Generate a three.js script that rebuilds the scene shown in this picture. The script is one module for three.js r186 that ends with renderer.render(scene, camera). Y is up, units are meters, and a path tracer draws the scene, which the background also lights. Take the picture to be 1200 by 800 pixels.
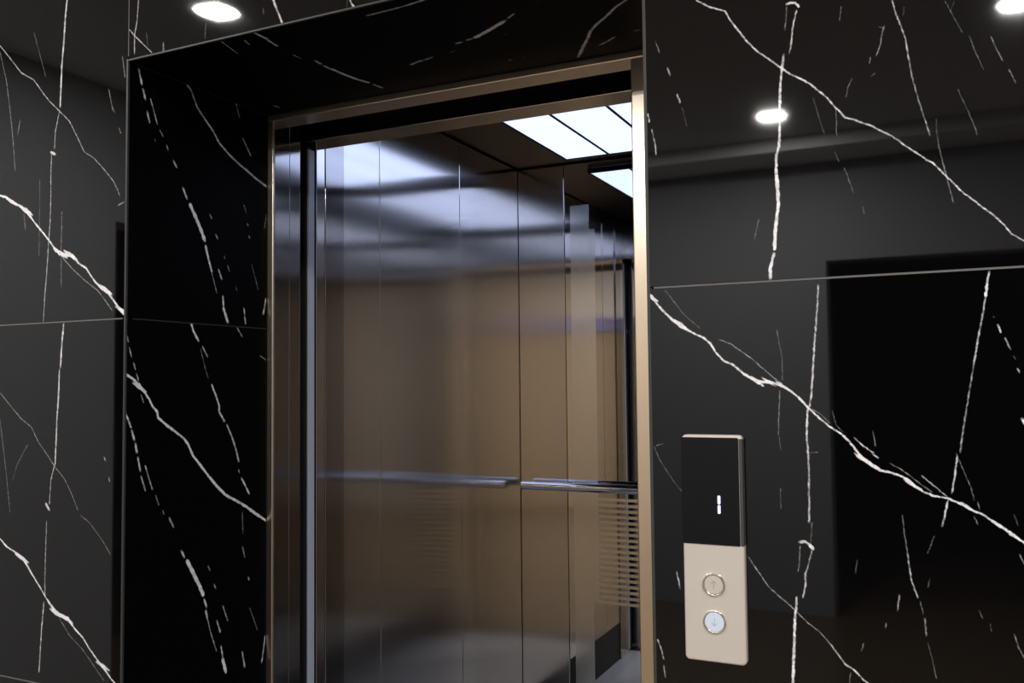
import * as THREE from 'three';
import { RoundedBoxGeometry } from 'three/addons/geometries/RoundedBoxGeometry.js';
import { RectAreaLightUniformsLib } from 'three/addons/lights/RectAreaLightUniformsLib.js';
import { mergeGeometries } from 'three/addons/utils/BufferGeometryUtils.js';

// ---------------------------------------------------------------- camera, light, exposure
RectAreaLightUniformsLib.init();
const scene = new THREE.Scene();
scene.background = new THREE.Color(0x000000);
const renderer = new THREE.WebGLRenderer({ antialias: true });
renderer.toneMapping = THREE.LinearToneMapping;
renderer.toneMappingExposure = 1.0;
renderer.shadowMap.enabled = true;

const EYE = 1.452;                                   // metres above the lobby floor
const camera = new THREE.PerspectiveCamera(41.9, 1.5, 0.02, 60);
camera.fov = THREE.MathUtils.radToDeg(2 * Math.atan(400 / 1045.1));
camera.position.set(0, EYE, 1.35);
camera.rotation.order = 'YXZ';
camera.rotation.set(THREE.MathUtils.degToRad(2.718), THREE.MathUtils.degToRad(25.767), THREE.MathUtils.degToRad(-0.575));
camera.updateProjectionMatrix();

const LOBBY_LAMP = { colour: [1.0, 0.97, 0.93], intensity: 1000, glow: 40 };     // recessed downlights of the lobby
const CAR_LAMP = { colour: [0.63, 0.76, 1.2], intensity: 0.45, glow: 1.5 };     // cool LED panels in the car's ceiling

const VEINS = {
  rightUpper: [[75,86,356,27,105,370,27,130,382,26,135,393,26,146,411,26,162,435,26,178,454,26,193,467,25,209,482,25,223,495,25,239,505,25,253,516,25,264,528,24,274,538,24,282,550,24,291,561,24,298,571,24,309,575,24,323,583,24,335,589,23,344,596,23,358,605,23,370,616,23,383,628,23,395,638,23,402,645,23,410,650,22,417,659,22,425,669,22,433,679,22,443,692,22,455,704,22,468,717,22,481,729,22,492,742,21,502,757,21,509,762,21,516,767,21,531,783,21],[80,221,389,33,227,388,33,233,389,32,238,396,32],[65,235,401,25,230,420,25,228,433,25,226,450,25,223,464,25],[50,221,393,19,220,408,19,217,428,19],[60,215,464,38,212,484,38],[80,212,484,38,209,509,38,207,548,38,206,586,38,205,601,38,201,613,38,200,636,38],[95,200,636,48,201,656,48,202,688,47,197,725,47,195,754,47],[95,194,761,45,188,782,45,188,797,45],[60,365,411,21,369,431,21,376,454,21,381,473,21,384,500,21],[60,384,500,18,387,523,18,392,548,18,398,573,18,404,597,18,408,612,18],[40,416,590,13,416,608,13,418,626,13],[50,418,626,18,422,648,18,426,668,18,430,689,18],[50,430,689,14,434,708,14],[35,432,427,14,443,453,13,452,474,13],[40,460,480,13,467,505,13,476,530,13],[50,486,486,15,493,507,15,499,522,15],[50,506,535,14,513,554,14],[35,444,552,13,455,583,13],[50,455,583,15,464,610,15,465,618,15],[50,354,446,19,351,455,19,348,472,19,342,488,19],[30,345,446,14,354,450,14],[45,334,489,17,333,497,17],[45,335,516,16,340,513,16],[40,297,408,17,294,429,17],[40,309,516,16,303,527,16,300,542,16],[50,19,408,17,26,429,17],[65,38,455,25,42,468,25],[65,53,500,24,57,513,24],[35,60,520,13,67,552,13],[70,5,524,22,7,537,22],[55,11,550,22,16,575,22,17,591,22],[30,255,536,13,263,568,13,270,594,13],[40,286,556,14,286,596,14],[35,283,619,14,288,634,14],[40,295,644,13,307,682,13],[40,318,701,15,320,713,15],[40,173,708,15,166,737,15],[30,443,429,11,438,443,11],[30,380,424,14,378,438,14]],
  rightLower: [[95,2,9,50,9,17,44,22,34,32,33,45,32,44,55,42,56,63,52,71,72,32,87,80,31,97,89,31,105,103,31,117,116,31,129,121,31,143,133,30,157,143,38,170,148,47,182,148,44,194,152,37,203,155,48,212,161,29,224,171,29,235,184,29,241,190,29,253,202,29,264,212,29,281,223,28,292,234,28,301,247,28,308,257,47,319,265,44,332,273,31,352,278,27,365,284,33,373,292,44,384,300,27,399,306,26,415,308,26,430,315,26,445,323,30,455,327,26,465,334,25,475,341,37,489,351,33,504,363,25,522,379,25],[95,-6,4,19,5,12,54,16,20,19],[95,41,51,24,52,59,69,62,67,24],[95,155,140,21,165,147,60,174,154,21],[95,172,141,14,182,148,40,192,155,14],[95,192,147,17,201,154,49,211,161,17],[95,298,250,16,307,257,46,316,263,16],[95,306,256,21,315,262,60,324,269,21],[95,316,263,18,325,269,50,333,275,18],[95,362,284,19,370,290,54,378,296,19],[95,431,313,17,439,319,47,447,325,17],[95,469,336,13,477,342,38,484,348,13],[95,486,350,18,494,355,50,502,361,18],[40,27,3,15,43,24,15,56,42,15,81,65,14],[60,110,83,17,127,90,17,143,102,17,158,113,16,174,128,16,188,141,16,201,151,16],[60,255,9,24,253,42,24],[65,253,42,27,248,91,27,245,128,27,242,165,27,239,184,27],[70,237,185,31,235,202,31,234,227,31],[60,234,229,28,235,251,28,236,276,28,235,300,28,235,325,28,234,351,28],[40,238,351,17,236,379,17],[40,195,71,17,198,90,17],[40,198,90,16,202,112,16,202,146,16],[45,198,159,18,197,171,18,195,202,18,194,227,18],[30,195,227,15,197,248,15],[35,195,304,15,195,334,15],[40,241,187,16,255,196,16,266,208,15],[40,270,190,14,274,210,14,284,221,14],[75,298,228,21,309,239,21,323,249,21],[60,322,251,21,329,256,21],[55,344,263,15,358,271,15,373,283,15,396,301,14],[70,384,279,18,400,293,18,415,307,17],[50,323,218,17,326,239,17],[90,474,3,32,472,12,32,469,35,32],[70,469,35,22,464,63,22,458,92,22,452,126,22],[60,452,126,19,447,155,19,441,189,20,435,223,20,432,246,20],[70,428,252,22,424,281,22,420,301,22],[75,416,308,24,411,330,24,407,346,24],[40,397,360,14,388,384,14],[55,477,63,14,478,65,14],[75,482,75,21,485,85,21],[65,490,93,19,496,108,19],[60,499,117,18,501,121,18],[65,503,134,20,505,139,20],[90,506,200,42,510,207,42],[50,427,247,13,437,275,13,444,294,13,447,310,13],[50,451,311,17,453,322,17],[50,446,331,14,450,341,14],[40,493,326,13,497,340,12],[45,358,334,16,360,363,16,363,388,16],[65,363,388,20,367,423,20,374,445,20],[50,377,450,18,380,467,18],[50,382,473,22,383,496,22],[45,385,505,15,390,529,15,394,551,15],[80,220,380,43,228,379,43,234,383,43,239,389,43],[55,237,391,21,232,410,21,227,425,22],[65,227,425,26,227,441,26,223,459,26],[50,221,386,18,219,411,18,217,423,18],[70,214,460,31,213,478,31],[85,212,480,38,210,509,38,208,546,38,206,582,38,204,619,38],[55,147,407,19,161,428,19,175,448,18,189,460,18,201,469,18,212,479,18],[60,212,479,18,228,494,18,245,506,18,256,518,18],[65,256,518,21,267,532,21,278,547,21],[70,278,547,23,289,553,23,300,564,23,311,572,23],[35,5,246,15,14,267,15,25,284,15,38,303,15,51,318,14],[45,9,246,15,21,242,15],[65,38,438,26,43,463,26],[55,6,544,24,11,557,24,15,572,24],[45,15,582,20,17,600,20],[50,351,444,20,348,465,20],[45,333,484,18,332,490,18],[45,303,515,18,300,526,18],[40,285,558,16,283,572,16],[35,298,399,16,295,419,16],[50,488,482,17,493,500,17,500,513,16],[50,498,378,17,503,391,17],[35,448,455,14,452,465,14],[35,461,471,14,462,481,14],[50,238,251,13,249,250,13],[40,390,418,14,387,430,14]],
  leftUpper: [[65,196,50,47,196,69,47,201,108,47,205,166,47,210,214,47,212,263,47,214,312,47],[40,216,321,33,229,368,33,231,407,33],[70,243,412,57,228,419,57],[45,240,416,33,242,455,33,241,514,33,242,572,33,247,630,33,251,688,33,256,736,33,260,798,33],[50,467,99,31,429,132,30,397,163,30,350,211,30,305,235,29,281,262,29,251,293,29,216,321,28],[50,216,321,28,182,350,28,159,384,28,133,425,27],[45,133,425,25,103,442,25,68,473,25,41,500,24,28,520,24,20,536,24],[30,428,147,30,402,223,30,387,297,30,373,380,30,366,441,30],[85,467,468,46,419,494,45,398,500,52,376,514,73,343,527,52,318,545,81,297,567,43,268,593,43,244,615,42,227,633,42,209,646,95,187,652,65,167,655,80,145,674,41,123,685,41,107,703,40,93,718,40,72,733,69,53,743,70,37,760,39,21,776,50,3,791,68],[85,404,496,28,379,510,79,355,523,28],[85,349,526,37,324,539,107,301,552,37],[85,229,634,36,207,646,102,184,659,36],[85,196,640,32,173,653,92,151,665,32],[85,82,725,34,61,737,97,40,748,34],[85,29,775,30,8,786,87,-12,796,30],[40,204,652,26,167,684,25,125,713,25,85,737,24,58,763,24,39,784,24],[35,333,544,24,326,584,24],[30,203,552,28,204,633,28,202,725,28],[35,58,295,27,44,346,27],[40,44,339,27,38,351,27],[40,25,386,27,19,398,26],[35,17,228,33,8,276,33],[35,27,556,33,7,550,33],[25,307,124,27,276,203,27,264,235,26],[25,279,470,24,278,647,24],[30,351,322,32,359,357,32]],
  leftLower: [[60,192,2,51,197,44,51,201,101,51],[60,204,104,46,206,167,46,210,214,46],[55,210,214,41,212,271,41,214,318,41],[40,216,318,32,227,351,32,231,404,32],[60,243,404,60,231,417,60],[40,239,442,32,241,498,32,242,573,32,241,611,32],[50,244,620,37,251,686,37,257,777,37],[40,407,155,25,361,192,24,331,215,24,295,234,24,271,267,23,242,294,23,214,322,23],[40,214,322,23,185,345,23,163,373,22,138,414,22],[35,132,423,22,102,438,22,62,473,22,36,502,21],[75,444,473,42,398,492,41,374,508,41,344,519,40,314,532,81,285,564,40,255,593,39,235,614,39,207,639,80,187,646,59,166,650,78,144,669,38,117,686,37,98,706,37,71,728,37,50,744,61,32,760,36,22,767,36,-9,789,36],[75,344,522,33,320,531,94,297,539,33],[75,224,634,35,201,642,99,179,650,35],[75,193,642,31,171,650,89,149,658,31],[75,76,731,30,55,738,86,35,745,30],[35,193,652,22,159,686,22,119,710,22,84,740,22,52,768,21],[30,405,216,24,385,314,24,374,372,24,364,430,24],[40,60,294,35,55,303,35],[40,44,338,32,41,349,32],[30,203,-100,28,206,-100,28],[25,306,273,24,343,322,24,357,356,24]],
  revealUpper: [[65,27,250,54,32,268,54],[75,33,271,59,36,282,59],[70,39,292,50,46,313,51],[60,51,338,47,58,361,47],[55,60,307,38,70,333,39,80,360,39],[40,87,371,35,97,384,35],[45,107,401,39,112,412,40],[45,127,432,53,137,445,54],[30,73,394,28,75,401,28],[75,163,241,50,179,253,51,198,288,51,223,310,52,250,332,53,270,356,54,302,376,55,338,393,56,368,404,57,399,417,58,451,434,60],[60,325,237,40,340,276,41],[60,352,325,46,380,362,47],[30,383,232,42,401,229,42],[70,156,489,54,169,513,55],[95,179,525,92,198,554,93,214,581,93,225,602,94],[80,228,614,66,236,641,66],[70,236,641,57,248,673,57],[45,248,677,29,259,707,29,265,725,29],[70,285,729,49,288,756,49],[85,288,760,78,302,792,78],[60,270,666,48,281,688,49],[40,241,536,43,247,546,43],[40,261,583,43,267,592,43],[40,301,654,39,307,668,40],[30,290,631,37,292,639,37],[60,358,753,46,361,772,46],[55,361,776,41,364,793,41],[55,439,723,53,429,763,53],[30,356,493,38,366,513,39],[40,369,539,41,372,543,41],[50,375,570,46,378,574,47],[25,328,700,35,334,714,35],[25,385,640,31,410,703,32],[30,441,500,38,432,542,37]],
  revealLower: [[60,2,35,36,7,49,36],[55,9,60,32,16,82,32],[55,21,93,37,26,108,37],[50,28,115,33,35,133,33],[45,42,163,33,49,180,33],[90,-1,117,52,19,128,53,35,141,85,49,155,64,63,171,54,73,188,54,87,201,55,89,214,55,114,232,56,138,247,57,164,264,58,177,278,58,192,305,59,216,330,60,243,359,61,271,386,62,299,409,63,337,428,64,367,444,65,404,468,67,454,497,69],[90,19,136,34,37,146,98,56,157,34],[65,0,200,44,9,217,44,16,232,44],[70,18,239,48,25,259,49],[70,28,267,57,32,287,57],[55,35,298,45,42,328,45],[50,44,339,37,56,372,37],[50,55,317,37,65,345,37,75,370,38],[35,84,384,31,94,408,32],[40,104,420,38,109,430,38],[40,123,438,52,136,462,52],[70,184,-1,59,192,18,59,208,40,60],[50,219,51,37,236,75,38],[30,214,58,28,228,101,28,239,127,28],[70,250,142,52,264,168,52,275,193,53,275,207,53,292,230,53],[60,301,239,49,319,271,49,333,303,49,342,331,50],[45,342,352,40,345,360,40],[60,352,373,50,379,414,51],[70,159,518,53,169,535,53],[90,177,544,89,197,577,90,216,610,91,227,632,92],[75,230,642,60,238,663,60],[70,235,669,60,241,690,60],[50,241,690,32,252,726,32,271,773,33],[65,285,764,47,291,792,47],[85,291,798,81,302,831,81],[60,271,701,47,282,730,47],[55,357,798,49,366,837,50],[40,242,568,42,248,579,42],[40,262,615,42,267,626,42],[40,290,671,38,307,710,38],[35,356,541,40,365,569,40],[50,377,620,45,380,627,45],[55,440,780,52,427,844,51],[40,334,1,40,352,23,40],[30,417,69,37,440,79,37],[30,383,697,33,411,758,33],[30,355,457,35,358,510,35]],
  soffit: [[60,352,-20,64,347,2,65,348,42,67],[50,345,45,56,341,80,58],[30,338,133,48,338,161,49],[55,358,182,61,356,205,62],[50,355,216,63,355,240,64],[65,358,242,83,362,287,86,368,322,88,379,354,89],[50,381,369,62,386,399,63],[40,257,5,36,238,75,39],[40,302,23,42,296,46,43],[50,529,300,76,548,292,75,565,289,74],[45,572,288,55,595,282,55],[50,679,238,57,694,236,57],[55,706,232,56,721,230,56],[80,728,228,95,763,211,93,794,194,90,812,184,89],[60,815,181,63,820,179,62],[55,831,171,57,849,158,56],[30,640,277,45,660,271,44],[25,787,243,41,793,241,41],[60,875,427,74,906,377,70,936,330,67,948,307,66,974,277,64,1006,247,61,1033,218,59,1067,193,57],[50,940,384,52,964,370,51,984,355,50],[35,1029,343,49,1041,345,49],[40,732,376,62,739,374,62],[30,767,371,46,770,373,46],[35,67,386,77,71,404,78],[30,18,353,61,25,364,61],[30,911,130,36,915,128,36],[50,596,37,56,675,34,54,775,20,51]],
  lintel: [[70,395,180,50,399,188,50,408,210,50,421,238,49],[70,581,218,39,583,225,39,587,234,39,593,242,39],[35,373,200,25,375,213,25],[30,222,203,27,220,235,27],[50,31,103,35,28,114,35,24,160,35,17,191,35,17,232,35],[60,-2,172,29,19,193,29,50,221,28,70,239,28],[25,577,224,18,575,243,18],[25,52,190,22,58,224,22],[30,103,221,43,103,243,43]]
};

// ---------------------------------------------------------------- helpers
function rng(seed) { let s = seed >>> 0; return () => { s = (s + 0x6D2B79F5) >>> 0; let t = Math.imul(s ^ (s >>> 15), 1 | s); t = (t + Math.imul(t ^ (t >>> 7), 61 | t)) ^ t; return ((t ^ (t >>> 14)) >>> 0) / 4294967296; }; }
const lin = (r, g, b) => new THREE.Color().setRGB(r, g, b);
const taken = new Map();
function numbered(name) { const n = taken.get(name) ?? 0; taken.set(name, n + 1); return n ? `${name}_${String(n).padStart(3, '0')}` : name; }
function shade(o) { o.castShadow = true; o.receiveShadow = true; return o; }
function tag(o, label, category, { kind, group } = {}) {
  o.userData.label = label; o.userData.category = category;
  if (kind) o.userData.kind = kind;
  if (group) o.userData.group = group;
  return o;
}
function thing(name, label, category, opts) { const g = new THREE.Group(); g.name = numbered(name); scene.add(g); return tag(g, label, category, opts); }
function part(name, geometry, material, parent, label) {
  const m = shade(new THREE.Mesh(geometry, material)); m.name = name; parent.add(m);
  if (label) m.userData.label = label;
  return m;
}
function block(name, [x0, x1], [y0, y1], [z0, z1], material, parent, r = 0, label) {
  const w = x1 - x0, h = y1 - y0, d = z1 - z0;
  const g = r ? new RoundedBoxGeometry(w, h, d, 3, r) : new THREE.BoxGeometry(w, h, d);
  if (r) {                                            // uv in metres, so that the brushing runs straight on narrow pieces
    const P = g.attributes.position, N = g.attributes.normal, U = g.attributes.uv;
    for (let i = 0; i < P.count; i += 3) {
      const n = [0, 0, 0];
      for (let k = 0; k < 3; k++) { n[0] += Math.abs(N.getX(i + k)); n[1] += Math.abs(N.getY(i + k)); n[2] += Math.abs(N.getZ(i + k)); }
      for (let k = i; k < i + 3; k++) { if (n[1] > n[0] && n[1] > n[2]) U.setXY(k, P.getX(k), P.getZ(k)); else if (n[0] > n[2]) U.setXY(k, P.getZ(k), P.getY(k)); else U.setXY(k, P.getX(k), P.getY(k)); }
    }
  }
  const m = part(name, g, material, parent, label);
  m.position.set((x0 + x1) / 2, (y0 + y1) / 2, (z0 + z1) / 2);
  return m;
}
function bar(name, a, b, radius, material, parent, segments = 24) {
  const A = new THREE.Vector3(...a), B = new THREE.Vector3(...b);
  const m = part(name, new THREE.CylinderGeometry(radius, radius, A.distanceTo(B), segments), material, parent);
  m.position.copy(A).lerp(B, 0.5);
  m.quaternion.setFromUnitVectors(new THREE.Vector3(0, 1, 0), B.clone().sub(A).normalize());
  return m;
}

// ---------------------------------------------------------------- procedural textures
function noiseGrid(seed, n) { const r = rng(seed), a = new Float32Array(n * n); for (let i = 0; i < a.length; i++) a[i] = r(); return (u, v) => {
  const x = u * n, y = v * n, xi = Math.floor(x), yi = Math.floor(y), fx = x - xi, fy = y - yi, sx = fx * fx * (3 - 2 * fx), sy = fy * fy * (3 - 2 * fy);
  const at = (i, j) => a[((j % n) + n) % n * n + ((i % n) + n) % n];
  return (at(xi, yi) * (1 - sx) + at(xi + 1, yi) * sx) * (1 - sy) + (at(xi, yi + 1) * (1 - sx) + at(xi + 1, yi + 1) * sx) * sy; }; }
function dataTexture(size, f, srgb, rx = 1, ry = 1) {
  const d = new Uint8Array(size * size * 4);
  for (let j = 0; j < size; j++) for (let i = 0; i < size; i++) {
    const c = f(i / size, j / size), k = (j * size + i) * 4;
    d[k] = c[0]; d[k + 1] = c[1]; d[k + 2] = c[2]; d[k + 3] = 255;
  }
  const t = new THREE.DataTexture(d, size, size);
  t.magFilter = THREE.LinearFilter; t.minFilter = THREE.LinearFilter; t.wrapS = t.wrapT = THREE.RepeatWrapping; t.repeat.set(rx, ry);
  if (srgb) t.colorSpace = THREE.SRGBColorSpace;
  t.needsUpdate = true;
  return t;
}
// marble print: white veins on black stone. Each vein is [strength, u, v, width, u, v, width, ...]: u, v in mm on the tile, width in tenths of a mm
function marblePrint(widthM, heightM, sets, seed) {
  const px = 1280, W = Math.round(widthM * px), H = Math.round(heightM * px), k = px / 1000, r = rng(seed);
  const canvas = document.createElement('canvas'); canvas.width = W; canvas.height = H;
  const c = canvas.getContext('2d');
  c.fillStyle = 'rgb(5,5,6)'; c.fillRect(0, 0, W, H);
  for (let i = 0; i < 500 * widthM * heightM; i++) {          // faint mottling and specks of the stone
    c.fillStyle = `rgba(120,120,130,${(0.02 + 0.05 * r()).toFixed(3)})`;
    const x = r() * W, y = r() * H, s = 0.5 + r() * 1.2;
    c.fillRect(x, y, s, s * (1 + 3 * r()));
  }
  c.lineCap = 'round';
  for (const { veins, flip, from = 0, to = 1e9, shift = 0 } of sets) {
    c.save(); c.beginPath(); c.rect(0, from * px, W, Math.min(to * px, H) - from * px); c.clip();
    for (const vein of veins) {
      const strength = vein[0] / 100 * (vein[3] < 20 ? 0.8 : 1);
      for (let i = 1; i + 5 < vein.length; i += 3) {
        let [u0, v0, w0, u1, v1, w1] = vein.slice(i, i + 6);
        u0 += shift; u1 += shift;
        if (flip) { u0 = widthM * 1000 - u0; u1 = widthM * 1000 - u1; }
        const n = Math.max(1, Math.round(Math.hypot(u1 - u0, v1 - v0) / 3));
        let lx = u0 * k, ly = v0 * k;
        for (let s = 1; s <= n; s++) {
          const t = s / n, x = (u0 + (u1 - u0) * t) * k + (s < n ? (r() - 0.5) * 1.1 : 0), y = (v0 + (v1 - v0) * t) * k + (s < n ? (r() - 0.5) * 1.1 : 0);
          const w = (w0 + (w1 - w0) * t) / 10 * k * (0.75 + 0.5 * r()), g = 205 + Math.round(30 * r());
          c.strokeStyle = `rgba(${g},${g},${g + 4},${Math.min(1, strength * (0.5 + 0.75 * r())).toFixed(3)})`;
          c.lineWidth = Math.max(0.8, w); c.beginPath(); c.moveTo(lx, ly); c.lineTo(x, y); c.stroke();
          lx = x; ly = y;
        }
      }
    }
    c.restore();
  }
  const t = new THREE.CanvasTexture(canvas); t.colorSpace = THREE.SRGBColorSpace;
  return t;
}
const smudge = (() => { const a = noiseGrid(3, 6), b = noiseGrid(4, 24), d = noiseGrid(5, 90); return dataTexture(256, (u, v) => { const n = 0.5 * a(u, v) + 0.3 * b(u, v) + 0.2 * d(u, v); const g = Math.round(255 * (0.55 + 0.45 * n)); return [g, g, g]; }); })();
function honed(map) { return new THREE.MeshPhysicalMaterial({ map, roughness: 0.5, metalness: 0, ior: 1.5, specularIntensity: 0.06 }); }   // the matt tiles inside the recess
function marble(map) { return new THREE.MeshPhysicalMaterial({ map, roughness: 0.035, roughnessMap: smudge, metalness: 0, ior: 1.5 }); }

// ---------------------------------------------------------------- materials
const M = {
  grout: new THREE.MeshStandardMaterial({ color: lin(0.11, 0.11, 0.11), roughness: 0.9 }),
  darkGrout: new THREE.MeshStandardMaterial({ color: lin(0.015, 0.015, 0.015), roughness: 0.9 }),
  stoneEdge: new THREE.MeshStandardMaterial({ color: lin(0.026, 0.026, 0.026), roughness: 0.55 }),
  champagne: new THREE.MeshPhysicalMaterial({ color: lin(0.82, 0.72, 0.59), metalness: 1, roughness: 0.3, anisotropy: 0.6 }),
  brushed: new THREE.MeshPhysicalMaterial({ color: lin(0.65, 0.625, 0.595), metalness: 1, roughness: 0.13, anisotropy: 1 }),
  satin: new THREE.MeshPhysicalMaterial({ color: lin(0.42, 0.405, 0.39), metalness: 1, roughness: 0.12, anisotropy: 1 }),
  etched: new THREE.MeshPhysicalMaterial({ color: lin(0.88, 0.85, 0.80), metalness: 1, roughness: 0.16, anisotropy: 1 }),
  mirror: new THREE.MeshPhysicalMaterial({ color: lin(0.68, 0.665, 0.65), metalness: 1, roughness: 0.02 }),
  chrome: new THREE.MeshPhysicalMaterial({ color: lin(0.68, 0.68, 0.7), metalness: 1, roughness: 0.08 }),
  darkSteel: new THREE.MeshPhysicalMaterial({ color: lin(0.04, 0.034, 0.028), metalness: 0.6, roughness: 0.35 }),
  blackPaint: new THREE.MeshStandardMaterial({ color: lin(0.01, 0.01, 0.01), roughness: 0.8 }),
  rubber: new THREE.MeshStandardMaterial({ color: lin(0.44, 0.48, 0.57), roughness: 0.5 }),
  vinyl: new THREE.MeshStandardMaterial({ color: lin(0.38, 0.41, 0.47), roughness: 0.35 }),
  plaster: new THREE.MeshStandardMaterial({ color: lin(0.37, 0.38, 0.40), roughness: 0.85 }),
  ceilingPaint: new THREE.MeshStandardMaterial({ color: lin(0.85, 0.86, 0.88), roughness: 0.9 }),
  wood: new THREE.MeshStandardMaterial({ color: lin(0.74, 0.55, 0.36), roughness: 0.6 }),
  granite: new THREE.MeshStandardMaterial({ color: lin(0.14, 0.105, 0.072), roughness: 0.25 }),
  concrete: new THREE.MeshStandardMaterial({ color: lin(0.04, 0.04, 0.04), roughness: 0.95 }),
  blackGlass: new THREE.MeshPhysicalMaterial({ color: lin(0.004, 0.004, 0.005), roughness: 0.06, specularIntensity: 0.5 }),
  darkTrim: new THREE.MeshPhysicalMaterial({ color: lin(0.06, 0.06, 0.065), metalness: 0.3, roughness: 0.35 }),
  panelPaint: new THREE.MeshPhysicalMaterial({ color: lin(0.50, 0.465, 0.42), metalness: 0.1, roughness: 0.45 }),
};
const glow = (r, g, b, k) => new THREE.MeshStandardMaterial({ color: lin(0.02, 0.02, 0.02), emissive: lin(r, g, b), emissiveIntensity: k, roughness: 0.5 });

// ---------------------------------------------------------------- the room
const XL = -1.566, XR = -0.415, TOP = 2.157, DEPTH = 0.441;           // the lift recess in the marble wall
const ROOM = { left: -3.6, right: 2.3, back: 4.5, height: 2.91 };

function tileGeometry(w, h, t = 0.012, c = 0.0007) {
  const x = w / 2, y = h / 2, P = [], U = [], I = [];
  const quad = (...v) => { const b = P.length / 3; for (const p of v) { P.push(...p); U.push(p[0] / w + 0.5, p[1] / h + 0.5); } I.push(b, b + 1, b + 2, b, b + 2, b + 3); };
  const f = [[-x + c, -y + c, 0], [x - c, -y + c, 0], [x - c, y - c, 0], [-x + c, y - c, 0]];
  const e = [[-x, -y, -c], [x, -y, -c], [x, y, -c], [-x, y, -c]], b = e.map(([a, d]) => [a, d, -t]);
  quad(...f);
  for (let i = 0; i < 4; i++) { const j = (i + 1) % 4; quad(e[i], e[j], f[j], f[i]); quad(b[i], b[j], e[j], e[i]); }
  quad(b[1], b[0], b[3], b[2]);
  const g = new THREE.BufferGeometry();
  g.setAttribute('position', new THREE.Float32BufferAttribute(P, 3)); g.setAttribute('uv', new THREE.Float32BufferAttribute(U, 2)); g.setIndex(I); g.computeVertexNormals();
  const flat = g.toNonIndexed(); flat.computeVertexNormals();
  return flat;
}
const J = 0.0026, wallFront = thing('wall_front', 'polished black marble tile wall with white veins around the lift recess', 'wall', { kind: 'structure' });
function tile(material, [x, y, z], w, h, turn) {
  const m = part('marble_tile', tileGeometry(w - J, h - J), material, wallFront);
  m.position.set(x, y, z);
  if (turn === 'right') m.rotation.y = Math.PI / 2;
  if (turn === 'left') m.rotation.y = -Math.PI / 2;
  if (turn === 'down') m.rotation.x = Math.PI / 2;
  return m;
}
{
  const rightUpper = marble(marblePrint(1.6, 0.8, [{ veins: VEINS.rightUpper, from: 0.3 }, { veins: VEINS.rightLower, to: 0.3 }, { veins: VEINS.rightLower, shift: 570 }, { veins: VEINS.rightUpper, shift: 1120 }], 21));
  const rightLower = marble(marblePrint(1.6, 0.8, [{ veins: VEINS.rightLower, to: 0.6 }, { veins: VEINS.rightUpper, from: 0.6 }, { veins: VEINS.rightLower, shift: 570 }, { veins: VEINS.rightUpper, shift: 1120 }], 22));
  const leftUpper = marble(marblePrint(1.6, 0.8, [{ veins: VEINS.leftUpper, flip: true }, { veins: VEINS.rightUpper, shift: 620, flip: true }, { veins: VEINS.rightLower, shift: 1150, flip: true }], 23));
  const leftLower = marble(marblePrint(1.6, 0.8, [{ veins: VEINS.leftLower, flip: true }, { veins: VEINS.rightUpper, shift: 620, flip: true }, { veins: VEINS.rightLower, shift: 1150, flip: true }], 24));
  const revealUpper = honed(marblePrint(DEPTH, 0.8, [{ veins: VEINS.revealUpper }], 25));
  const revealLower = honed(marblePrint(DEPTH, 0.9, [{ veins: VEINS.revealLower }], 26));
  const soffit = honed(marblePrint(XR - XL, DEPTH, [{ veins: VEINS.soffit }], 27));
  const lintel = marble(marblePrint(XR - XL, 0.8, [{ veins: VEINS.lintel }], 28));
  // a shorter piece shows the same stretch of print as a whole tile cut at one end
  const cut = (src, w, h, U0, V0) => { const m = src.clone(); m.map = src.map.clone(); m.map.wrapS = m.map.wrapT = THREE.RepeatWrapping; m.map.repeat.set(w, h); m.map.offset.set(U0, V0); m.map.needsUpdate = true; return m; };
  const rows = [[0, 0.8, 0], [0.8, 1.6, 0], [1.6, 2.4, 1], [2.4, ROOM.height, 2]];
  const leftRest = XL - 1.6 - ROOM.left, rightRest = ROOM.right - (XR + 1.6);
  for (const [y0, y1, k] of rows) {
    const h = y1 - y0, yc = (y0 + y1) / 2, R = k ? rightUpper : rightLower, L = k ? leftUpper : leftLower, short = h < 0.79;
    const v0 = 0, vh = h / 0.8;
    tile(short ? cut(R, 1, vh, 0, v0) : R, [XR + 0.8, yc, 0], 1.6, h);
    tile(cut(R, rightRest / 1.6, vh, 0, v0), [XR + 1.6 + rightRest / 2, yc, 0], rightRest, h);
    tile(short ? cut(L, 1, vh, 0, v0) : L, [XL - 0.8, yc, 0], 1.6, h);
    tile(cut(L, leftRest / 1.6, vh, 1 - leftRest / 1.6, v0), [XL - 1.6 - leftRest / 2, yc, 0], leftRest, h);
  }
  const lw = XR - XL;
  tile(cut(lintel, 1, (2.4 - TOP) / 0.8, 0, 1 - (2.4 - TOP) / 0.8), [(XL + XR) / 2, (TOP + 2.4) / 2, 0], lw, 2.4 - TOP);
  tile(cut(rightUpper, lw / 1.6, (ROOM.height - 2.4) / 0.8, 0, 0), [(XL + XR) / 2, (2.4 + ROOM.height) / 2, 0], lw, ROOM.height - 2.4);
  // the cheeks and the soffit of the recess
  for (const [side, x] of [['right', XL], ['left', XR]]) {
    tile(cut(revealLower, 1, 0.7 / 0.9, 0, 0), [x, 0.35, -DEPTH / 2], DEPTH, 0.7, side);
    tile(revealLower, [x, 1.15, -DEPTH / 2], DEPTH, 0.9, side);
    tile(cut(revealUpper, 1, (TOP - 1.6) / 0.8, 0, 0), [x, (1.6 + TOP) / 2, -DEPTH / 2], DEPTH, TOP - 1.6, side);
  }
  tile(soffit, [(XL + XR) / 2, TOP, -DEPTH / 2], lw, DEPTH, 'down');
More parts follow.
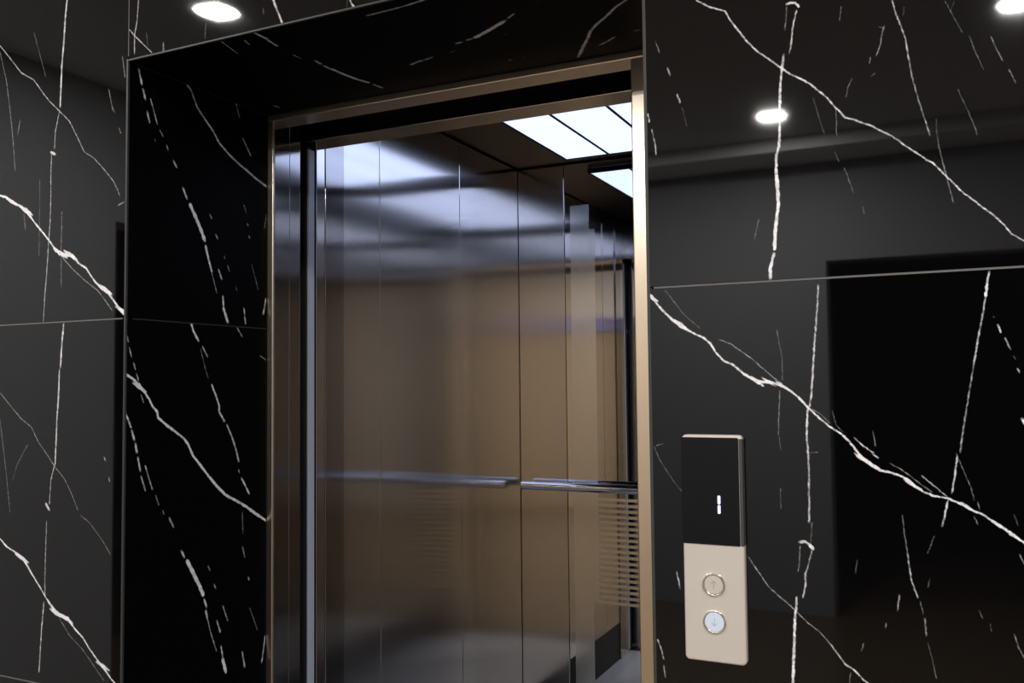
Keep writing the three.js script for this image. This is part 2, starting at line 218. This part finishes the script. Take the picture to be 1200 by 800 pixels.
  // grout behind the joints, ground edges of the stone round the recess
  block('grout_bed', [ROOM.left, XL - 0.0105], [0, ROOM.height], [-0.02, -0.0006], M.grout, wallFront);
  block('grout_bed', [XR + 0.0105, ROOM.right], [0, ROOM.height], [-0.02, -0.0006], M.grout, wallFront);
  block('grout_bed', [XL - 0.0105, XR + 0.0105], [TOP + 0.0105, ROOM.height], [-0.02, -0.0006], M.grout, wallFront);
  block('grout_bed', [XL - 0.02, XL - 0.0006], [0, TOP], [-DEPTH, -0.02], M.darkGrout, wallFront);
  block('grout_bed', [XR + 0.0006, XR + 0.02], [0, TOP], [-DEPTH, -0.02], M.darkGrout, wallFront);
  block('grout_bed', [XL - 0.02, XR + 0.02], [TOP + 0.0006, TOP + 0.02], [-DEPTH, -0.02], M.darkGrout, wallFront);
  block('edge_strip', [XL - 0.005, XL + 0.0004], [0, TOP + 0.005], [-0.005, 0.0006], M.stoneEdge, wallFront, 0.0012, 'ground grey stone edge');
  block('edge_strip', [XR - 0.0004, XR + 0.005], [0, TOP + 0.005], [-0.005, 0.0006], M.stoneEdge, wallFront, 0.0012, 'ground grey stone edge');
  block('edge_strip', [XL, XR], [TOP - 0.0004, TOP + 0.004], [-0.005, 0.0006], M.stoneEdge, wallFront, 0.0012, 'ground grey stone edge');
  // masonry core
  block('core', [ROOM.left, XL - 0.02], [0, ROOM.height], [-0.46, -0.02], M.concrete, wallFront);
  block('core', [XR + 0.02, ROOM.right], [0, ROOM.height], [-0.46, -0.02], M.concrete, wallFront);
  block('core', [XL - 0.02, XR + 0.02], [TOP + 0.02, ROOM.height], [-0.46, -0.02], M.concrete, wallFront);
}
{
  const f = thing('floor', 'dark polished stone lobby floor', 'floor', { kind: 'structure' });
  block('slab', [ROOM.left - 0.2, ROOM.right + 0.2], [-0.2, 0], [-0.56, ROOM.back + 0.2], M.granite, f);
  const c = thing('ceiling', 'plain painted lobby ceiling', 'ceiling', { kind: 'structure' });
  block('slab', [ROOM.left - 0.2, ROOM.right + 0.2], [ROOM.height, ROOM.height + 0.2], [-0.46, ROOM.back + 0.2], M.ceilingPaint, c);
  const t = thing('trim_1', 'painted ceiling downstand along the wall facing the lift', 'trim', { kind: 'structure' });
  block('downstand', [ROOM.left, ROOM.right], [2.825, ROOM.height], [4.1, ROOM.back], M.ceilingPaint, t);
  const L = thing('wall_left', 'plain grey plaster end wall with a dark opening', 'wall', { kind: 'structure' });
  block('plaster', [ROOM.left - 0.2, ROOM.left], [0, ROOM.height], [0, 1.69], M.plaster, L);
  block('plaster', [ROOM.left - 0.2, ROOM.left], [0, ROOM.height], [2.7, ROOM.back + 0.2], M.plaster, L);
  block('plaster', [ROOM.left - 0.2, ROOM.left], [2.26, ROOM.height], [1.69, 2.7], M.plaster, L);
  const Rw = thing('wall_right', 'plain grey plaster end wall of the lobby', 'wall', { kind: 'structure' });
  block('plaster', [ROOM.right, ROOM.right + 0.2], [0, ROOM.height], [-0.46, ROOM.back + 0.2], M.plaster, Rw);
  const B = thing('wall_back', 'wall facing the lift, wood panelled and plastered, with a dark passage', 'wall', { kind: 'structure' });
  const z = [ROOM.back, ROOM.back + 0.2];
  block('plaster', [-1.95, -0.64], [0, ROOM.height], z, M.plaster, B);
  block('plaster', [-0.64, 0.5], [2.2, ROOM.height], z, M.plaster, B);
  for (let i = 0; i < 2; i++) block('wood_panel', [0.5 + i * 0.9 + 0.002, 0.5 + (i + 1) * 0.9 - 0.002], [0, ROOM.height], z, M.wood, B);
  for (let i = 0; i < 2; i++) block('wood_panel', [ROOM.left + i * 0.825 + 0.002, ROOM.left + (i + 1) * 0.825 - 0.002], [0, ROOM.height], z, M.wood, B);
  // the unlit halls behind the two openings, painted like the lobby
  const hall = thing('wall_hall', 'plaster walls of the unlit hall behind the open passage', 'wall', { kind: 'structure' });
  block('plaster', [-4.2, -4.0], [0, ROOM.height], [z[1], 12], M.plaster, hall);
  block('plaster', [4.0, 4.2], [0, ROOM.height], [z[1], 12], M.plaster, hall);
  block('plaster', [-4.2, 4.2], [0, ROOM.height], [12, 12.2], M.plaster, hall);
  block('plaster', [ROOM.right + 0.2, 4.2], [0, ROOM.height], z, M.plaster, hall);
  block('plaster', [-4.2, ROOM.left - 0.2], [0, ROOM.height], z, M.plaster, hall);
  block('hall_ceiling', [-4.2, 4.2], [ROOM.height, ROOM.height + 0.2], [z[1], 12.2], M.ceilingPaint, hall);
  block('hall_floor', [-4.2, 4.2], [-0.2, 0], [z[1], 12.2], M.granite, hall);
  const side = thing('wall_side_hall', 'plaster walls of the unlit hall beyond the end wall opening', 'wall', { kind: 'structure' });
  block('plaster', [-9.2, -9.0], [0, ROOM.height], [-1.2, z[0]], M.plaster, side);
  block('plaster', [-9.2, ROOM.left - 0.2], [0, ROOM.height], [-1.4, -1.2], M.plaster, side);
  block('plaster', [-9.2, -4.2], [0, ROOM.height], z, M.plaster, side);
  block('plaster', [ROOM.left - 0.2, ROOM.left], [0, ROOM.height], [-1.4, 0], M.plaster, side);
  block('hall_ceiling', [-9.2, ROOM.left - 0.2], [ROOM.height, ROOM.height + 0.2], [-1.4, z[1]], M.ceilingPaint, side);
  block('hall_floor', [-9.2, ROOM.left - 0.2], [-0.2, 0], [-1.4, z[1]], M.granite, side);
  const W = thing('wall_shaft', 'rough dark concrete walls of the lift shaft', 'wall', { kind: 'structure' });
  block('shaft_side', [-2.4, -2.3], [-0.3, 3.1], [-2.25, -0.46], M.concrete, W);
  block('shaft_side', [0.3, 0.4], [-0.3, 3.1], [-2.25, -0.46], M.concrete, W);
  block('shaft_side', [-2.4, 0.4], [-0.3, 3.1], [-2.35, -2.25], M.concrete, W);
  block('shaft_side', [-2.4, 0.4], [3.1, 3.2], [-2.35, -0.46], M.concrete, W);
  block('shaft_side', [-2.4, 0.4], [-0.4, -0.3], [-2.35, -0.56], M.concrete, W);
}

// ---------------------------------------------------------------- landing entrance
{
  const d = thing('door_1', 'champagne metal lift entrance frame set inside the marble recess', 'door frame', { kind: 'structure' });
  const z = [-0.506, -DEPTH];
  const r = 0.0032;
  block('frame_head', [XL, XR], [2.139, TOP], [...z], M.champagne, d, r, 'champagne metal head of the frame');
  block('frame_jamb', [XL, -1.546], [0, 2.139], [-0.4475, -DEPTH], M.champagne, d, r, 'narrow champagne metal jamb');
  block('frame_return', [XL, -1.5465], [0, 2.139], [-0.506, -0.448], M.satin, d, 0.001, 'brushed steel inner return');
  block('frame_jamb', [-0.579, XR], [0, 2.139], [...z], M.champagne, d, r, 'wide champagne metal jamb');
  block('frame_return', [-1.62, -1.5475], [0, 2.3], [-0.5515, -0.507], M.satin, d, 0.002, 'brushed steel inner return');
  block('frame_return', [-0.5775, -0.5], [0, 2.3], [-0.5515, -0.507], M.satin, d, 0.002, 'brushed steel inner return');
  block('door_sill', [XL, XR], [-0.02, 0.002], [-0.595, -0.441], M.darkSteel, d);
  block('door_track', [XL - 0.5, XR + 0.1], [2.2, 2.34], [-0.59, -0.508], M.blackPaint, d);
  const leaf = thing('landing_door', 'black-edged steel landing door slid back into its pocket', 'lift door');
  block('door_panel', [-2.2, -1.585], [0.01, 2.16], [-0.587, -0.556], M.blackPaint, leaf, 0.002);
  block('edge_buffer', [-1.585, -1.578], [0.02, 2.15], [-0.582, -0.561], M.blackPaint, leaf);
  block('latch_plate', [-1.5785, -1.5765], [EYE + 0.275, EYE + 0.295], [-0.573, -0.566], M.rubber, leaf);
}

// ---------------------------------------------------------------- the lift car
const CAR = { left: -1.574, right: -0.46, back: -1.98, front: -0.775, roof: 2.345 };
{
  const car = thing('elevator_car', 'open lift car lined with brushed steel panels and a mirror-polished rear panel', 'elevator');
  const t = 0.03, H = CAR.roof, lip = 0.002;
  block('car_floor', [CAR.left - t, CAR.right + t], [-0.05, 0], [CAR.back - t, -0.6], M.vinyl, car, 0, 'blue-grey vinyl floor');
  const roof = block('car_roof', [CAR.left - t, CAR.right + t], [H, H + 0.03], [CAR.back - t, -0.6], M.darkSteel, car, 0, 'dark ceiling of the car');
  const zs = [CAR.front, -0.967, -1.481, CAR.back];
  for (let i = 0; i < 3; i++) {
    block('side_panel', [CAR.left - t, CAR.left], [0.19, H - 0.006], [zs[i + 1] + 0.0008, zs[i] - 0.0008], M.brushed, car, lip);
    block('side_panel', [CAR.right, CAR.right + t], [0.19, H - 0.006], [zs[i + 1] + 0.0008, zs[i] - 0.0008], M.brushed, car, lip);
  }
  const xs = [CAR.left, -1.367, CAR.right - 0.207, CAR.right];
  block('rear_panel', [xs[0] + 0.001, xs[1] - 0.0008], [0, H - 0.006], [CAR.back - t, CAR.back], M.brushed, car, lip);
  block('rear_panel', [xs[2] + 0.0008, xs[3] - 0.001], [0, H - 0.006], [CAR.back - t, CAR.back], M.brushed, car, lip);
  const mirror = block('mirror_panel', [xs[1] + 0.0008, xs[2] - 0.0008], [0, H - 0.006], [CAR.back - t, CAR.back], M.mirror, car, lip, 'mirror-polished rear panel with etched bands');
  const onMirror = (name, a, b) => { const m = block(name, a, b, [CAR.back - 0.0005, CAR.back + 0.0003], M.etched, car); car.remove(m); m.position.sub(mirror.position); mirror.add(m); return m; };
  const bandTop = EYE + 0.716, cx = (xs[1] + xs[2]) / 2;
  for (const s of [1, -1]) {
    const a = [cx + s * (-1.341 - cx), cx + s * (-1.261 - cx)].sort((p, q) => p - q);
    onMirror('etched_band', a, [0.1, bandTop]);
    const b = [cx + s * (-1.2605 - cx), cx + s * (-1.237 - cx)].sort((p, q) => p - q);
    onMirror('etched_line', b, [0.59, bandTop - 0.1]);
  }
  for (let i = 0; i < 19; i++) { const y = EYE - 0.862 + i * 0.0222; onMirror('etched_stripe', [-1.236, cx + (cx + 1.236)], [y, y + 0.0115]); }
  for (const [a, c] of [[CAR.left - t, CAR.left - 0.001], [CAR.right + 0.001, CAR.right + t]]) block('skirting', [a, c], [0, 0.189], [CAR.back, CAR.front], M.blackPaint, car, 0, 'black kick board');
  // entrance side
  block('front_return', [CAR.left - 0.1, -1.5705], [0, 2.126], [-0.6872, -0.6495], M.brushed, car, 0.0018);
  block('front_return', [CAR.left - 0.1, -1.5685], [0, H - 0.008], [CAR.front, -0.688], M.satin, car, 0.0018, 'dull satin steel post');
  block('front_return', [-0.58, CAR.right + t], [0, 2.126], [CAR.front, -0.6495], M.brushed, car, 0.0018);
  block('transom', [CAR.left - 0.1, CAR.right + t], [2.126, H - 0.001], [-0.687, -0.6025], M.brushed, car, 0.0018, 'steel header over the car entrance');
  // handrail along the rear wall
  const ry = EYE - 0.407, rz = CAR.back + 0.06;
  const rail = bar('handrail', [CAR.left + 0.035, ry, rz], [CAR.right - 0.035, ry, rz], 0.0175, M.chrome, car, 32);
  rail.userData.label = 'round polished steel handrail';
  for (const x of [-1.30, CAR.right - 0.27]) { bar('rail_bracket', [x, ry - 0.004, rz], [x, ry - 0.004, CAR.back + 0.001], 0.008, M.chrome, car, 16); }
  // ceiling light: three LED panels in a dark frame
  const px = [-1.299, -1.128, -0.933, -0.745], z0 = -1.85, z1 = -0.86, y0 = 2.327;
  const led = glow(...CAR_LAMP.colour, CAR_LAMP.glow);
  for (let i = 0; i < 3; i++) {
    const a = px[i] + (i ? 0.005 : 0), b = px[i + 1] - (i < 2 ? 0.005 : 0);
    block('light_panel', [a, b], [y0, H - 0.001], [z0, z1], led, car, 0, 'glowing cool white ceiling panel');
    const lamp = new THREE.RectAreaLight(lin(...CAR_LAMP.colour), CAR_LAMP.intensity, b - a, z1 - z0);
    lamp.name = 'car_panel_glow'; lamp.position.set((a + b) / 2, y0 - 0.002, (z0 + z1) / 2); lamp.rotation.x = -Math.PI / 2; scene.add(lamp);
  }
  for (const x of px) { const o = x === px[0] ? -0.005 : x === px[3] ? 0.005 : 0; block('panel_divider', [x - 0.005 + o, x + 0.005 + o], [y0 - 0.002, H - 0.001], [z0, z1], M.blackPaint, car); }
  for (const z of [z0 - 0.008, z1]) block('panel_rim', [px[0] - 0.01, px[3] + 0.01], [y0 - 0.003, H - 0.001], [z, z + 0.008], M.blackPaint, car);
  const door = thing('car_door', 'sliding car door drawn back, only its grey leading edge showing', 'lift door');
  block('door_panel', [-2.15, -1.578], [0.01, 2.12], [-0.643, -0.6155], M.blackPaint, door, 0.002);
  block('door_edge', [-1.578, -1.571], [0.012, 2.11], [-0.642, -0.6165], M.rubber, door, 0.002, 'grey rubber leading edge');
}

// ---------------------------------------------------------------- call panel
{
  const p = thing('call_panel', 'champagne lift call panel with black display and two round buttons', 'call panel');
  const x0 = -0.3615, x1 = -0.2705, y0 = 1.0365, y1 = 1.3725, ym = 1.2097, d = 0.012, cx = (x0 + x1) / 2;
  function plate(xa, xb, ya, yb, r, depth, bevel) {
    const s = new THREE.Shape(), a = xa + bevel, b = xb - bevel, c = ya + bevel, e = yb - bevel;
    s.moveTo(a + r, c); s.lineTo(b - r, c); s.absarc(b - r, c + r, r, -Math.PI / 2, 0); s.lineTo(b, e - r); s.absarc(b - r, e - r, r, 0, Math.PI / 2); s.lineTo(a + r, e); s.absarc(a + r, e - r, r, Math.PI / 2, Math.PI); s.lineTo(a, c + r); s.absarc(a + r, c + r, r, Math.PI, Math.PI * 1.5);
    return new THREE.ExtrudeGeometry(s, { depth: depth - bevel, bevelEnabled: true, bevelThickness: bevel, bevelSize: bevel, bevelSegments: 4, curveSegments: 8 });
  }
  const body = part('housing', plate(x0, x1, y0, y1, 0.004, d, 0.003), M.panelPaint, p, 'champagne metal housing'); body.position.z = 0.0005;
  const glass = part('display', plate(x0 - 0.0003, x1 - 0.0052, ym, y1 - 0.0038, 0.0008, 0.0024, 0.0008), M.blackGlass, p, 'glossy black display window'); glass.position.z = d - 0.0005;
  block('side_strip', [x1 - 0.005, x1 + 0.0003], [ym, y1 - 0.005], [0.001, d + 0.0012], M.darkTrim, p, 0.0015, 'black side of the display');
  const digit = glow(0.80, 0.78, 1.25, 1.6);
  for (const [ya, yb] of [[1.2703, 1.2828], [1.2562, 1.2688]]) {
    const m = part('display_digit', plate(-0.3079, -0.3037, ya, yb, 0.0012, 0.0004, 0.0001), digit, p, 'lit segment of the floor number'); m.position.z = d + 0.0018;
  }
  const arrowMat = new THREE.MeshStandardMaterial({ color: lin(0.22, 0.2, 0.19), roughness: 0.5 });
  const ringMat = new THREE.MeshPhysicalMaterial({ color: lin(0.86, 0.84, 0.82), metalness: 1, roughness: 0.12 });
  for (const [y, up] of [[1.1509, 1], [1.0962, -1]]) {
    const X = -0.3163;
    const b = new THREE.Group(); b.name = 'call_button'; b.position.set(X, y, d + 0.0005); p.add(b);
    b.userData.label = up > 0 ? 'unlit round up button' : 'round down button lit bluish white';
    part('button_ring', new THREE.LatheGeometry([[0.0140, 0], [0.0140, 0.0012], [0.0148, 0.0022], [0.0165, 0.0022], [0.0174, 0.0012], [0.0176, 0]].map(q => new THREE.Vector2(...q)), 40).rotateX(Math.PI / 2), ringMat, b, 'polished ring');
    const cap = new THREE.CylinderGeometry(0.0136, 0.0139, 0.0016, 40).rotateX(Math.PI / 2).translate(0, 0, 0.0008);
    part('button_cap', cap, up > 0 ? M.panelPaint : glow(0.68, 0.74, 0.86, 0.85), b);
    const s = 0.0055, w = 0.0006, pieces = [];
    const stroke = (ax, ay, bx, by) => { const L = Math.hypot(bx - ax, by - ay), g = new THREE.BoxGeometry(L + w, w, 0.0003); g.rotateZ(Math.atan2(by - ay, bx - ax)); g.translate((ax + bx) / 2, (ay + by) / 2, 0.0017); pieces.push(g); };
    stroke(0, -s * up, 0, s * up); stroke(0, s * up, -s * 0.75, s * up * 0.25); stroke(0, s * up, s * 0.75, s * up * 0.25);
    part('button_arrow', mergeGeometries(pieces), arrowMat, b, up > 0 ? 'engraved up arrow' : 'engraved down arrow');
  }
}

// ---------------------------------------------------------------- lobby lamps and sign, seen in the polished stone and steel
const lampGlow = glow(...LOBBY_LAMP.colour, LOBBY_LAMP.glow), lampRim = new THREE.MeshStandardMaterial({ color: lin(0.7, 0.7, 0.7), roughness: 0.4 });
for (const [x, z, what] of [
  [-0.807, 3.627, 'recessed round downlight beside the ceiling downstand, near the dark passage'],
  [-2.495, 1.214, 'recessed round downlight close to the marble wall, left of the lift'],
  [0.75, 1.214, 'recessed round downlight close to the marble wall, right of the call panel'],
  [0.312, 2.555, 'recessed round downlight in the middle of the lobby ceiling'],
  [-1.8, 3.37, 'recessed round downlight in front of the plaster beside the wood panelling'],
]) {
  const l = thing('ceiling_light', what, 'ceiling light', { group: 'lobby downlights' });
  l.position.set(x, ROOM.height, z);
  part('light_ring', new THREE.LatheGeometry([[0.084, -0.001], [0.086, -0.008], [0.1, -0.006], [0.104, 0]].map(q => new THREE.Vector2(...q)), 40), lampRim, l);
  part('light_lens', new THREE.CylinderGeometry(0.086, 0.086, 0.004, 40).translate(0, -0.003, 0), lampGlow, l);
  const beam = new THREE.RectAreaLight(lin(...LOBBY_LAMP.colour), LOBBY_LAMP.intensity, 0.118, 0.118);
  beam.name = 'downlight_beam'; beam.position.set(x, ROOM.height - 0.0065, z); beam.rotation.x = -Math.PI / 2; scene.add(beam);
}
{
  const s = thing('display_sign', 'small blue lit display on the wood panelling beside the dark passage', 'display');
  block('sign_case', [0.52, 0.9], [2.04, 2.25], [ROOM.back - 0.04, ROOM.back - 0.001], M.blackPaint, s, 0.005);
  block('sign_screen', [0.53, 0.89], [2.06, 2.23], [ROOM.back - 0.043, ROOM.back - 0.038], glow(0.3, 0.33, 1.0, 1.3), s);
}

renderer.render(scene, camera);
